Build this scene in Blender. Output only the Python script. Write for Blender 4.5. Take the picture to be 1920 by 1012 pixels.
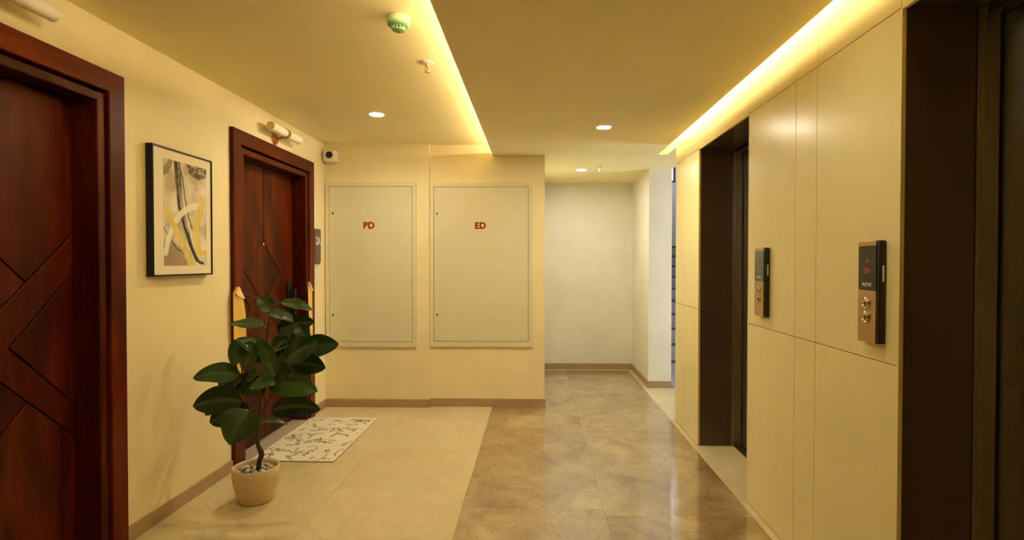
import bpy, bmesh, math, random
from mathutils import Vector, Matrix
random.seed(7)
PI = math.pi
for o in list(bpy.data.objects):
    bpy.data.objects.remove(o)
scene = bpy.context.scene
COL = scene.collection

# ------------------------------------------------------------------ camera
F, PITCH, YAW, ROLL, CX, CY = 1040.19, 0.01505, 0.02535, 0.00094, 978.69, 507.18
W, H = 1920.0, 1012.0
fwd = Vector((-math.sin(YAW) * math.cos(PITCH), math.cos(YAW) * math.cos(PITCH), -math.sin(PITCH))).normalized()
rgt = Vector((math.cos(YAW), math.sin(YAW), 0.0))
upv = rgt.cross(fwd).normalized()
r2 = rgt * math.cos(ROLL) + upv * math.sin(ROLL)
u2 = upv * math.cos(ROLL) - rgt * math.sin(ROLL)
cd = bpy.data.cameras.new('camera')
cam = bpy.data.objects.new('camera', cd)
COL.objects.link(cam)
m = Matrix((r2, u2, -fwd)).transposed().to_4x4()
m.translation = (0, 0, 1.45)
cam.matrix_world = m
cd.sensor_fit = 'HORIZONTAL'
cd.sensor_width = 36.0
cd.lens = 36.0 * F / W
cd.shift_x = -(CX - W / 2) / W
cd.shift_y = (CY - H / 2) / W
cd.clip_start = 0.02
scene.camera = cam

# ------------------------------------------------------------------ light levels
DOWN_W = 620.0          # radiance of the recessed downlights
DOWN_COL = (1.0, 0.87, 0.60)
COVE_W = 125.0          # radiance of the cove LED strips
COVE_COL = (1.0, 0.79, 0.50)
COVE_R = 40.0            # the strip over the lift wall sits close to the panels
SKY_COL = (0.88, 0.94, 1.0)
SKY_W = 7.8
scene.view_settings.view_transform = 'Standard'
scene.view_settings.look = 'None'
scene.view_settings.exposure = 0.22
scene.view_settings.gamma = 1.0
scene.view_settings.use_curve_mapping = False
wd = bpy.data.worlds.new('sky')
scene.world = wd
wd.use_nodes = True
bg = wd.node_tree.nodes['Background']
bg.inputs['Color'].default_value = (*SKY_COL, 1)
bg.inputs['Strength'].default_value = SKY_W

def portal(name, loc, rot, sx, sy):
    l = bpy.data.lights.new(name, 'AREA')
    l.shape = 'RECTANGLE'; l.size = sx; l.size_y = sy
    l.cycles.is_portal = True
    o = bpy.data.objects.new(name, l); COL.objects.link(o)
    o.location = loc; o.rotation_euler = rot
portal('unseen_window_daylight', (3.19, 5.55, 1.6), (0, PI / 2, 0), 1.9, 1.0)  # portal of the added stair lobby window
portal('landing_daylight', (2.3, 11.92, 3.55), (-PI / 2, 0, 0), 1.3, 1.1)

# ------------------------------------------------------------------ helpers
class MB:
    """collects shapes, links them as ONE mesh object"""
    def __init__(s): s.v = []; s.f = []; s.mi = []; s.cur = 0
    def add(s, vs, fs):
        n = len(s.v); s.v += [tuple(v) for v in vs]
        for f in fs: s.f.append([i + n for i in f]); s.mi.append(s.cur)
    def box(s, x0, x1, y0, y1, z0, z1, bev=0.0):
        if bev > 0:
            b = min(bev, .45 * abs(x1 - x0), .45 * abs(y1 - y0), .45 * abs(z1 - z0))
            bm = bmesh.new(); bmesh.ops.create_cube(bm, size=1)
            for v in bm.verts:
                v.co = Vector(((x0 + x1) / 2 + v.co.x * (x1 - x0), (y0 + y1) / 2 + v.co.y * (y1 - y0), (z0 + z1) / 2 + v.co.z * (z1 - z0)))
            bmesh.ops.bevel(bm, geom=bm.edges[:], offset=b, segments=2, affect='EDGES', profile=.6)
            s.bm(bm); return
        vs = [(x, y, z) for x in (x0, x1) for y in (y0, y1) for z in (z0, z1)]
        s.add(vs, [(0, 1, 3, 2), (4, 6, 7, 5), (0, 4, 5, 1), (2, 3, 7, 6), (0, 2, 6, 4), (1, 5, 7, 3)])
    def bm(s, bm):
        bmesh.ops.recalc_face_normals(bm, faces=bm.faces[:])
        bm.verts.index_update()
        s.add([v.co[:] for v in bm.verts], [[v.index for v in f.verts] for f in bm.faces]); bm.free()
    def prism(s, poly, axis, a0, a1, flip=False):
        """poly of 2D points extruded along axis (0 x: (y,z), 1 y: (x,z), 2 z: (x,y))"""
        def P(p, a):
            if axis == 0: return (a, p[0], p[1])
            if axis == 1: return (p[0], a, p[1])
            return (p[0], p[1], a)
        bm = bmesh.new()
        A = [bm.verts.new(P(p, a0)) for p in poly]; B = [bm.verts.new(P(p, a1)) for p in poly]
        n = len(poly)
        bm.faces.new(A); bm.faces.new(B)
        for i in range(n): bm.faces.new((A[i], A[(i + 1) % n], B[(i + 1) % n], B[i]))
        s.bm(bm)
    def lathe(s, prof, c, axis=2, n=32, caps=True):
        """prof list of (r, h) around axis through c"""
        vs = []; fs = []
        for r, h in prof:
            for k in range(n):
                a = 2 * PI * k / n
                q = (r * math.cos(a), r * math.sin(a), h)
                if axis == 0: q = (q[2], q[0], q[1])
                elif axis == 1: q = (q[1], q[2], q[0])
                vs.append((c[0] + q[0], c[1] + q[1], c[2] + q[2]))
        m_ = len(prof)
        for i in range(m_ - 1):
            for k in range(n):
                k2 = (k + 1) % n
                fs.append((i * n + k, i * n + k2, (i + 1) * n + k2, (i + 1) * n + k))
        if caps:
            fs.append(tuple(range(n))[::-1]); fs.append(tuple((m_ - 1) * n + k for k in range(n)))
        bm = bmesh.new()
        V = [bm.verts.new(v) for v in vs]
        for f in fs:
            try: bm.faces.new([V[i] for i in f])
            except ValueError: pass
        bmesh.ops.remove_doubles(bm, verts=bm.verts[:], dist=1e-6)
        s.bm(bm)
    def tube(s, pts, rad, n=8):
        pts = [Vector(p) for p in pts]; vs = []; fs = []
        ref = Vector((.31, .9, .12))
        for i, p in enumerate(pts):
            t = (pts[min(i + 1, len(pts) - 1)] - pts[max(i - 1, 0)]).normalized()
            a = t.cross(ref).normalized(); b = t.cross(a)
            r = rad[i] if isinstance(rad, (list, tuple)) else rad
            for k in range(n):
                an = 2 * PI * k / n
                vs.append(tuple(p + a * (r * math.cos(an)) + b * (r * math.sin(an))))
        for i in range(len(pts) - 1):
            for k in range(n):
                k2 = (k + 1) % n
                fs.append((i * n + k, i * n + k2, (i + 1) * n + k2, (i + 1) * n + k))
        fs.append(tuple(range(n))[::-1]); fs.append(tuple((len(pts) - 1) * n + k for k in range(n)))
        s.add(vs, fs)
    def build(s, name, mats, parent=None, smooth=None, org=None):
        me = bpy.data.meshes.new(name)
        vs = s.v
        if org: vs = [(v[0] - org[0], v[1] - org[1], v[2] - org[2]) for v in vs]
        me.from_pydata(vs, [], s.f)
        if not isinstance(mats, (list, tuple)): mats = [mats]
        for mm in mats: me.materials.append(mm)
        if len(mats) > 1: me.polygons.foreach_set('material_index', s.mi)
        bm = bmesh.new(); bm.from_mesh(me); bmesh.ops.recalc_face_normals(bm, faces=bm.faces[:]); bm.to_mesh(me); bm.free()
        if smooth is not None:
            me.polygons.foreach_set('use_smooth', [True] * len(me.polygons))
            me.set_sharp_from_angle(angle=math.radians(smooth))
        me.update()
        o = bpy.data.objects.new(name, me); COL.objects.link(o)
        if org: o.location = org
        if parent is not None:
            o.parent = parent
            if not org: o.location = -Vector(world_loc(parent))
            else: o.location = Vector(org) - Vector(world_loc(parent))
        return o

def world_loc(o):
    l = Vector(o.location)
    while o.parent: o = o.parent; l += Vector(o.location)
    return l
def empty(name, loc):
    o = bpy.data.objects.new(name, None); o.empty_display_size = .05
    COL.objects.link(o); o.location = loc; return o
def tag(o, label=None, cat=None, group=None, kind=None):
    if label: o['label'] = label
    if cat: o['category'] = cat
    if group: o['group'] = group
    if kind: o['kind'] = kind
    return o
def struct(o, label=None, cat=None): return tag(o, label, cat, kind='structure')
def copy_tree(o, parent=None):
    c = o.copy(); COL.objects.link(c)
    if parent is not None: c.parent = parent
    for ch in list(o.children): copy_tree(ch, c)
    return c
def bx(name, mat, dims, parent=None, bev=0.0):
    b = MB(); b.box(*dims, bev=bev); return b.build(name, mat, parent)
def text_mesh(txt, size, mat, name, mtx, parent, bold=0.0, ext=.0006, align='CENTER', sx=1.0):
    cu = bpy.data.curves.new('lettering', 'FONT'); cu.body = txt; cu.size = size
    cu.offset = bold; cu.extrude = ext; cu.align_x = align; cu.align_y = 'CENTER'
    cu.space_character = 1.05 + bold * 6
    t = bpy.data.objects.new('lettering', cu); COL.objects.link(t)
    dg = bpy.context.evaluated_depsgraph_get()
    me = bpy.data.meshes.new_from_object(t.evaluated_get(dg))
    bpy.data.objects.remove(t); bpy.data.curves.remove(cu)
    me.name = name; me.materials.clear(); me.materials.append(mat)
    me.transform(Matrix.Diagonal((sx, 1, 1, 1))); me.transform(mtx)
    o = bpy.data.objects.new(name, me); COL.objects.link(o)
    o.parent = parent; o.location = -world_loc(parent)
    return o

# ------------------------------------------------------------------ materials
def mat(name, col, rough=.5, metal=0.0, spec=.5, emit=None, es=0.0):
    m_ = bpy.data.materials.new(name); m_.use_nodes = True
    b = m_.node_tree.nodes['Principled BSDF']
    b.inputs['Base Color'].default_value = (*col, 1); b.inputs['Roughness'].default_value = rough
    b.inputs['Metallic'].default_value = metal; b.inputs['Specular IOR Level'].default_value = spec
    if emit: b.inputs['Emission Color'].default_value = (*emit, 1); b.inputs['Emission Strength'].default_value = es
    return m_
class NT:
    def __init__(s, m_): s.m = m_; s.t = m_.node_tree; s.b = s.t.nodes['Principled BSDF']
    def n(s, typ, **kw):
        x = s.t.nodes.new(typ)
        for k, v in kw.items():
            if hasattr(x, k): setattr(x, k, v)
            else: x.inputs[k.replace('_', ' ')].default_value = v
        return x
    def l(s, a, b): s.t.links.new(a, b)
    def pos(s, scale=(1, 1, 1), rnd=0.0):
        g = s.n('ShaderNodeNewGeometry'); mp = s.n('ShaderNodeMapping')
        mp.inputs['Scale'].default_value = scale
        s.l(g.outputs['Position'], mp.inputs['Vector'])
        if rnd:
            oi = s.n('ShaderNodeObjectInfo'); mu = s.n('ShaderNodeMath', operation='MULTIPLY'); mu.inputs[1].default_value = rnd
            s.l(oi.outputs['Random'], mu.inputs[0]); cb = s.n('ShaderNodeCombineXYZ')
            s.l(mu.outputs[0], cb.inputs[0]); s.l(mu.outputs[0], cb.inputs[1]); s.l(cb.outputs[0], mp.inputs['Location'])
        return mp.outputs[0]
    def noise(s, vec, scale, detail=5, rough=.55, dist=0.0):
        x = s.n('ShaderNodeTexNoise'); x.inputs['Scale'].default_value = scale; x.inputs['Detail'].default_value = detail
        x.inputs['Roughness'].default_value = rough; x.inputs['Distortion'].default_value = dist
        s.l(vec, x.inputs['Vector']); return x.outputs['Fac']
    def ramp(s, fac, stops):
        r = s.n('ShaderNodeValToRGB'); e = r.color_ramp.elements
        while len(e) < len(stops): e.new(.5)
        for i, (p, c) in enumerate(stops): e[i].position = p; e[i].color = (*c, 1)
        s.l(fac, r.inputs['Fac']); return r.outputs['Color']
    def mix(s, fac, a, b, mode='MIX'):
        x = s.n('ShaderNodeMix', data_type='RGBA', blend_type=mode)
        if isinstance(fac, (int, float)): x.inputs[0].default_value = fac
        else: s.l(fac, x.inputs[0])
        for sock, v in ((x.inputs[6], a), (x.inputs[7], b)):
            if isinstance(v, tuple): sock.default_value = (*v, 1)
            else: s.l(v, sock)
        return x.outputs[2]
    def bump(s, h, strength=.2, dist=.002):
        x = s.n('ShaderNodeBump'); x.inputs['Strength'].default_value = strength; x.inputs['Distance'].default_value = dist
        s.l(h, x.inputs['Height']); s.l(x.outputs['Normal'], s.b.inputs['Normal'])
    def col(s, c): s.l(c, s.b.inputs['Base Color'])

def m_paint(name, c, rough=.6, amt=.05):
    m_ = mat(name, c, rough); t = NT(m_); p = t.pos()
    f = t.noise(p, 2.2, 4)
    t.col(t.ramp(f, [(.3, tuple(x * (1 - amt) for x in c)), (.7, tuple(min(1, x * (1 + amt)) for x in c))]))
    t.bump(t.noise(p, 160, 3), .06, .001); return m_
M = {}
M['wall'] = m_paint('cream_wall_paint', (.86, .735, .43), .55)
M['ceil'] = m_paint('cream_ceiling_paint', (.93, .82, .43), .65, .03)
M['pale'] = m_paint('cool_lit_wall_paint', (.82, .78, .64), .55)  # wall cream made paler, with the cooler light of the passage in its colour
M['white'] = m_paint('white_stairwell_paint', (.78, .78, .76), .6)
M['shaft'] = m_paint('putty_metal_paint', (.72, .66, .445), .42, .03)
M['panel'] = m_paint('ivory_wall_panel', (.83, .72, .36), .28, .04)
M['panel'].node_tree.nodes['Principled BSDF'].inputs['Specular IOR Level'].default_value = .12
M['panel_edge'] = mat('panel_core', (.40, .31, .17), .7)
def m_wood(name, sc, k=1.0):
    m_ = mat(name, (.1, .02, .01), .38, spec=.18); k *= .74; t = NT(m_); t.b.inputs['Specular Tint'].default_value = (1, .5, .28, 1)
    p = t.pos(sc, 3.0)
    a = t.noise(p, 1.0, 5, .6, .8); b = t.noise(p, 7.0, 4, .6, .3); d = t.noise(p, .8, 2, .5, 2.2)
    c1 = t.ramp(a, [(.30, (.030 * k, .0036 * k, .0012 * k)), (.52, (.115 * k, .013 * k, .0028 * k)), (.72, (.24 * k, .036 * k, .007 * k))])
    c2 = t.ramp(b, [(.35, (.55, .5, .48)), (.6, (1, 1, 1))])
    c3 = t.ramp(d, [(.60, (1, 1, 1)), (.72, (.25, .22, .2))])
    t.col(t.mix(.7, t.mix(.55, c1, c2, 'MULTIPLY'), c3, 'MULTIPLY')); t.bump(b, .06, .001); return m_
M['wood'] = m_wood('mahogany_upright_grain', (4.0, 4.5, .8))
M['wood_h'] = m_wood('mahogany_level_grain', (4.0, .8, 4.5))
M['wood_leaf'] = m_wood('mahogany_door_leaf', (4.0, 4.0, .75), .72)  # leaf mahogany darkened to carry the shade of the door recess
M['wood_jamb'] = m_wood('shaded_mahogany_jamb', (4.0, 5, .75), .75)  # same mahogany as the architrave, with the jamb's shade put into its colour
M['wood_jamb_h'] = m_wood('shaded_mahogany_jamb_head', (4.0, .75, 5), .75)
M['wood_dark'] = mat('dark_groove_wood', (.012, .004, .003), .6)
def m_marble(name, stops, vein, scale, rough, rnd=9.0, vamt=.5, coat=0.0, dist=1.6):
    m_ = mat(name, stops[1][1], rough, spec=.5); t = NT(m_); p = t.pos((1.15, .8, 1), rnd)
    a = t.noise(p, scale, 9, .66, dist)
    c = t.ramp(a, stops)
    v = t.noise(p, scale * .8, 6, .6, 3.0)
    ab = t.n('ShaderNodeMath', operation='SUBTRACT'); ab.inputs[1].default_value = .5; t.l(v, ab.inputs[0])
    a2 = t.n('ShaderNodeMath', operation='ABSOLUTE'); t.l(ab.outputs[0], a2.inputs[0])
    vm = t.ramp(a2.outputs[0], [(0, (1, 1, 1)), (.018, (0, 0, 0))])
    vs = t.n('ShaderNodeMath', operation='MULTIPLY'); vs.inputs[1].default_value = vamt; t.l(vm, vs.inputs[0])
    oi = t.n('ShaderNodeObjectInfo'); tint = t.ramp(oi.outputs['Random'], [(0, (.92, .92, .92)), (1, (1.0, 1.0, 1.0))])
    t.col(t.mix(1.0, t.mix(vs.outputs[0], c, vein), tint, 'MULTIPLY'))
    rr = t.n('ShaderNodeMapRange'); rr.inputs['To Min'].default_value = rough * .85; rr.inputs['To Max'].default_value = rough * 1.2
    t.l(a, rr.inputs['Value']); t.l(rr.outputs[0], t.b.inputs['Roughness'])
    if coat: t.b.inputs['Coat Weight'].default_value = coat; t.b.inputs['Coat IOR'].default_value = 2.35; t.b.inputs['Coat Roughness'].default_value = .12
    return m_
M['beige'] = m_marble('beige_marble', [(.3, (.58, .46, .25)), (.55, (.67, .56, .33)), (.75, (.73, .62, .38))], (.50, .36, .17), 1.5, .30, vamt=.35)
M['brown'] = m_marble('brown_marble', [(.34, (.215, .115, .040)), (.50, (.36, .235, .098)), (.68, (.51, .385, .195))], (.13, .06, .02), 2.2, .38, vamt=.5, coat=1.0, dist=.7)
M['skirt'] = m_marble('tan_skirting', [(.3, (.37, .25, .13)), (.55, (.42, .29, .155)), (.75, (.47, .33, .18))], (.30, .20, .10), 2.5, .4, vamt=.2)
M['sill'] = m_marble('grey_sill_stone', [(.3, (.42, .36, .27)), (.55, (.48, .41, .31)), (.75, (.54, .46, .35))], (.35, .3, .2), 3, .4, vamt=.2)
M['grout'] = mat('tile_grout', (.20, .15, .09), .9)
M['lining'] = m_paint('chocolate_panel', (.100, .064, .042), .25, .06)
def m_steel(name, c, rough, axis):
    m_ = mat(name, c, rough, 1.0); t = NT(m_)
    g = t.n('ShaderNodeNewGeometry'); sp = t.n('ShaderNodeSeparateXYZ'); t.l(g.outputs['Position'], sp.inputs[0])
    def sn(sock, fr):
        mu = t.n('ShaderNodeMath', operation='MULTIPLY'); mu.inputs[1].default_value = fr; t.l(sock, mu.inputs[0])
        s_ = t.n('ShaderNodeMath', operation='SINE'); t.l(mu.outputs[0], s_.inputs[0]); return s_.outputs[0]
    x = t.n('ShaderNodeMath', operation='MULTIPLY'); t.l(sn(sp.outputs[axis], 1250), x.inputs[0]); t.l(sn(sp.outputs[2], 1250), x.inputs[1])
    t.bump(x.outputs[0], .35, .0006); return m_
M['steel'] = m_steel('linen_steel_door', (.35, .335, .295), .30, 1)
M['steel_f'] = m_steel('linen_steel_frame', (.40, .365, .30), .26, 0)
M['black'] = mat('black_plastic', (.008, .008, .010), .35)
M['gap'] = mat('black_gap', (.004, .004, .004), .9)
M['glass_black'] = mat('black_display_glass', (.006, .006, .008), .08)
M['bronze'] = mat('brushed_bronze', (.46, .31, .15), .38, .85)
M['chrome'] = mat('chrome', (.75, .70, .60), .16, 1.0)
M['red_led'] = mat('red_led', (.2, .01, .01), .5, emit=(1, .05, .04), es=.2)
M['print_white'] = mat('pale_lettering', (.75, .74, .70), .5)
M['red_letter'] = mat('red_lettering', (.30, .014, .010), .5, spec=.2)
M['cream_plastic'] = mat('cream_plastic', (.82, .74, .55), .4)
M['shade'] = mat('frosted_lamp_glass', (.88, .80, .62), .35)
M['cap'] = mat('honey_lamp_cap', (.78, .56, .27), .45)
M['gold'] = mat('polished_gold', (.80, .50, .16), .25, 1.0)
M['copper'] = mat('copper_mount', (.55, .24, .10), .3, 1.0)
M['brass'] = mat('pale_brass', (.72, .52, .34), .35, .8)
M['goldleaf'] = mat('gold_metal_sheet', (.86, .54, .12), .42, .35)
M['goldtip'] = mat('pale_gold_tip', (.95, .74, .32), .45, .2)
M['mint'] = mat('pale_green_plastic', (.66, .78, .42), .42)
M['mint_dark'] = mat('green_plastic', (.22, .46, .20), .42)
M['frame_black'] = mat('black_picture_frame', (.005, .005, .006), .4, spec=.2)
M['mount'] = mat('cream_picture_mount', (.88, .80, .60), .8)
M['brown_metal'] = mat('brown_nameplate_edge', (.16, .055, .022), .4)
M['slate'] = mat('slate_nameplate', (.085, .075, .058), .35)
M['lens'] = mat('camera_lens', (.004, .004, .012), .06)
M['mat_cream'] = m_paint('woven_mat', (.80, .73, .54), .9, .05)
M['mat_ink'] = mat('mat_print_ink', (.19, .16, .10), .9)
M['mat_ink2'] = mat('mat_print_olive', (.42, .35, .17), .9)
M['mat_edge'] = mat('mat_rubber_edge', (.30, .19, .08), .8)
M['stairs'] = m_paint('grey_stair_stone', (.42, .43, .44), .35, .08)
M['nosing'] = mat('dark_stair_nosing', (.07, .075, .085), .6)
def m_emit(name, c, s):
    m_ = mat(name, (.8, .8, .8), .5, emit=c, es=s); return m_
M['led'] = m_emit('warm_led_strip', COVE_COL, COVE_W)
M['led_right'] = m_emit('warm_led_strip_lift_side', COVE_COL, COVE_R)
M['lamp'] = m_emit('downlight_diffuser', DOWN_COL, DOWN_W)
M['lamp_cool'] = m_emit('cool_downlight_diffuser', (1.0, .985, .90), 385.0)
M['lamp_dim'] = m_emit('dimmed_downlight_diffuser', DOWN_COL, 190.0)
M['trim_white'] = mat('white_downlight_ring', (.85, .83, .78), .4)
g_ = bpy.data.materials.new('clear_pane'); g_.use_nodes = True
gt = g_.node_tree; gt.nodes.clear()
go = gt.nodes.new('ShaderNodeOutputMaterial'); gm = gt.nodes.new('ShaderNodeMixShader'); gtr = gt.nodes.new('ShaderNodeBsdfTransparent'); ggl = gt.nodes.new('ShaderNodeBsdfGlossy')
ggl.inputs['Roughness'].default_value = .02; gm.inputs[0].default_value = .07
gt.links.new(gtr.outputs[0], gm.inputs[1]); gt.links.new(ggl.outputs[0], gm.inputs[2]); gt.links.new(gm.outputs[0], go.inputs[0])
M['pane'] = g_
# leaves, pot, pebbles
lm = mat('rubber_plant_leaf', (.02, .06, .012), .34, spec=.35); t = NT(lm)
oi = t.n('ShaderNodeObjectInfo')
c = t.ramp(oi.outputs['Random'], [(0, (.006, .022, .005)), (.5, (.016, .050, .007)), (1, (.040, .100, .010))])
at = t.n('ShaderNodeAttribute'); at.attribute_name = 'rib'
t.col(t.mix(at.outputs['Fac'], c, (.07, .11, .03)))
M['leaf'] = lm
M['bark'] = m_paint('dark_plant_bark', (.045, .032, .018), .7, .3)
M['twig'] = mat('green_twig', (.06, .07, .02), .6)
pm = mat('speckled_cream_ceramic', (.62, .45, .24), .5); t = NT(pm); p = t.pos()
vo = t.n('ShaderNodeTexVoronoi'); vo.inputs['Scale'].default_value = 150; t.l(p, vo.inputs['Vector'])
t.col(t.ramp(vo.outputs['Distance'], [(.15, (.82, .70, .47)), (.55, (.60, .44, .23))])); t.bump(vo.outputs['Distance'], -.6, .003)
M['pot'] = pm
M['pot_rim'] = mat('plain_cream_ceramic', (.70, .56, .35), .45)
M['soil'] = m_paint('dark_potting_soil', (.03, .02, .012), .95, .4)
pb = mat('river_pebble', (.5, .45, .36), .55); t = NT(pb); oi = t.n('ShaderNodeObjectInfo')
t.col(t.ramp(oi.outputs['Random'], [(0, (.30, .24, .17)), (.6, (.55, .48, .37)), (1, (.78, .73, .62))])); M['pebble'] = pb

# ------------------------------------------------------------------ setting: key planes
XL, XR, HC, HS, YB, YE, YF = -2.107, 1.28, 2.623, 2.52, 5.50, 5.547, 7.528
YN = -2.2                      # wall behind the camera
XP, XE, XS, XB, XFL = -1.064, .086, -.435, -.437, 1.238
ZJ, ZT = 1.083, 2.3426
D1 = (1.378, 2.766); D2 = (3.773, 5.161); DT = 2.381
E1 = (.96, 1.992); E2 = (3.377, 4.408)
YR = 5.121                     # end of the lift wall
YA = 6.43                      # near face of the pier beyond the stair opening
SX1, SY1, SZ = 3.1, 11.8, 4.4  # stairwell extents

# floor
fl = MB(); fl.box(-2.5, 2.0, YN - .2, YF + .2, -.12, -.006); fl.box(2.0, SX1 + .2, YR - .3, SY1 + .2, -.12, -.006); fl.box(1.5, 2.0, YF + .2, SY1 + .2, -.12, -.006)
floor = fl.build('floor', M['grout']); struct(floor, 'beige and brown polished marble floor of the lift lobby', 'floor')
G = .0006
def tile(x0, x1, y0, y1, mt, nm='marble_tile'):
    b = MB(); b.box(x0 + G, x1 - G, y0 + G, y1 - G, -.006, 0.0); return b.build(nm, mt, floor)
for cx0, cx1, y0 in ((XL, -1.272, -2.2), (-1.272, XB, -2.9)):
    y = y0
    while y < YE:
        tile(cx0, cx1, max(y, YN), min(y + 1.6, YB if cx1 < -1.2 else YE), M['beige']); y += 1.6
for cx0, cx1, y0 in ((XB, .40, -3.15), (.40, XFL, -1.63)):
    y = y0
    while y < 7.45:
        a, b_ = max(y, YN), min(y + 1.6, 7.45)
        if cx0 == XB and b_ > YE:
            if a < YE: tile(cx0, cx1, a, YE, M['brown'])
            if b_ > max(a, YE): tile(XE, cx1, max(a, YE), b_, M['brown'])
        else: tile(cx0, cx1, a, b_, M['brown'])
        y += 1.6
tile(XE, XFL, 7.45, YF, M['beige'], 'border_tile')
for a, b_ in ((YN, -.6), (-.6, E1[0]), (E1[1], E2[0]), (E2[1], YR)): tile(XFL, XR, a, b_, M['beige'], 'border_tile')
tile(XFL, 1.66, E1[0], E1[1], M['beige'], 'border_tile'); tile(XFL, 1.66, E2[0], E2[1], M['beige'], 'border_tile')
tile(XFL, 1.60, YR, YA, M['beige'], 'border_tile'); tile(XFL, 1.30, YA, YF, M['beige'], 'border_tile')
tile(1.60, SX1, YR, 7.25, M['stairs'], 'lobby_tile')

# walls
w = MB(); x0, x1 = -2.45, XL
for y0, y1 in ((YN, D1[0] + .1), (D1[1] - .1, D2[0] + .1), (D2[1] - .1, YB + .2)): w.box(x0, x1, y0, y1, 0, HC + .1)
for d in (D1, D2):
    w.box(x0, x1, d[0] + .1, d[1] - .1, DT - .1, HC + .1); w.box(x0, x0 + .12, d[0] + .1, d[1] - .1, 0, DT - .1)
struct(w.build('wall_left', M['wall']), 'cream painted wall with two wooden doors', 'wall')
w = MB(); w.box(XL, XP, YB, YB + .25, 0, HC + .1)
struct(w.build('wall_back', M['wall']), 'cream wall behind the left cupboard', 'wall')
w = MB(); w.box(XP, XE, YE, YE + .25, 0, HC + .1); w.box(-.14, XE, YE + .25, YF, 0, HC + .1)
struct(w.build('wall_return', M['wall']), 'cream wall behind the right cupboard with its outer corner', 'wall')
w = MB(); w.box(-.14, 1.30, YF, YF + .2, 0, HC + .1)
struct(w.build('wall_far', M['pale']), 'cool-lit wall at the end of the passage', 'wall')
w = MB(); w.box(1.30, 1.561, YA, YF + .2, 0, HC + .1)
struct(w.build('wall_pier', M['pale']), 'daylit end of the wall beside the stair opening', 'wall')
w = MB(); w.box(-2.45, 2.0, YN - .2, YN, 0, HC + .1)
struct(w.build('wall_near', M['wall']), 'cream wall behind the viewer', 'wall')
# lift wall: masonry core + ivory panels
w = MB(); x0 = XR + .02
for y0, y1 in ((YN, E1[0] - .012), (E1[1] + .012, E2[0] - .012), (E2[1] + .012, YR)): w.box(x0, 2.0, y0, y1, 0, HC + .1)
for e in (E1, E2): w.box(x0, 2.0, e[0] - .012, e[1] + .012, ZT + .012, HC + .1); w.box(1.80, 2.0, e[0] - .012, e[1] + .012, 0, ZT + .012)
wr = w.build('wall_right', M['panel_edge']); struct(wr, 'ivory panelled wall holding the two lifts', 'wall')
g = .0016
def wpanel(y0, y1, z0, z1):
    b = MB(); b.box(XR, XR + .0195, y0 + g, y1 - g, z0 + g, z1 - g, bev=.0012); b.build('wall_panel', M['panel'], wr)
cols = [(YN, -.6), (-.6, E1[0]), (E1[1], 2.573), (2.573, 2.777), (2.777, E2[0]), (E2[1], 4.835), (4.835, YR)]
for y0, y1 in cols:
    for z0, z1 in ((0, ZJ), (ZJ, ZT), (ZT, HC + .05)): wpanel(y0, y1, z0, z1)
for e in (E1, E2): wpanel(e[0], e[1], ZT, HC + .05)

# ceiling: high plaster on the left, lowered soffit on the right with light coves
cl = MB()
cl.box(-2.45, -.20, YN - .2, YE + .25, HC, HC + .12)                  # high ceiling over the doors
cl.box(-.20, 1.02, YN - .2, YE, HS + .025, HC + .12)                  # body of the soffit (closes both coves)
cl.box(XS, 1.212, YN, YE, HS, HS + .025)                              # soffit board, edges overhang the coves
cl.box(1.02, 2.0, YN - .2, YR, HC + .06, HC + .12)
cl.box(1.02, 1.42, YR, YE + .02, HC + .06, HC + .12)
cl.box(1.30, 1.561, YR, YE, HS, HC + .07)                             # right side of the cove past the lift wall
cl.box(-.14, 1.561, YE, YF + .2, HS, HC + .12)                        # passage ceiling
struct(cl.build('ceiling', M['ceil']), 'cream ceiling with lowered centre and two lit coves', 'ceiling')

# stairwell beyond the opening
w = MB()
w.box(1.561, SX1 + .2, YR - .3, YR, 0, SZ)
w.box(1.45, 1.561, YF + .2, SY1, 0, SZ); w.box(1.45, 1.561, YR, YF + .2, HC + .07, SZ)
wx0, wx1, wz0, wz1 = 1.75, 2.95, 3.13, 4.25
w.box(1.45, SX1 + .2, SY1, SY1 + .15, 0, wz0); w.box(1.45, SX1 + .2, SY1, SY1 + .15, wz1, SZ)
w.box(1.45, wx0, SY1, SY1 + .15, wz0, wz1); w.box(wx1, SX1 + .2, SY1, SY1 + .15, wz0, wz1)
vy0, vy1, vz0, vz1 = 5.15, 6.1, .6, 2.55
w.box(SX1, SX1 + .15, YR - .3, vy0, 0, SZ); w.box(SX1, SX1 + .15, vy1, SY1 + .15, 0, SZ)
w.box(SX1, SX1 + .15, vy0, vy1, 0, vz0); w.box(SX1, SX1 + .15, vy0, vy1, vz1, SZ)
w.box(1.45, SX1 + .2, YR - .3, SY1 + .15, SZ, SZ + .12)
struct(w.build('wall_stairwell', M['white']), 'white walls of the stairwell', 'wall')
wn = empty('window_1', ((wx0 + wx1) / 2, SY1 + .07, wz0)); struct(wn, 'bright window high above the stairs', 'window')
b = MB(); fz = .05
for a in ((wx0, wx1, wz0, wz0 + fz), (wx0, wx1, wz1 - fz, wz1), (wx0, wx0 + fz, wz0 + fz, wz1 - fz), (wx1 - fz, wx1, wz0 + fz, wz1 - fz), (2.33, 2.37, wz0 + fz, wz1 - fz)):
    b.box(a[0], a[1], SY1 + .04, SY1 + .10, a[2], a[3])
b.build('window_frame', M['nosing'], wn)
bx('pane', M['pane'], (wx0 + fz, wx1 - fz, SY1 + .065, SY1 + .069, wz0 + fz, wz1 - fz), wn)
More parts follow.
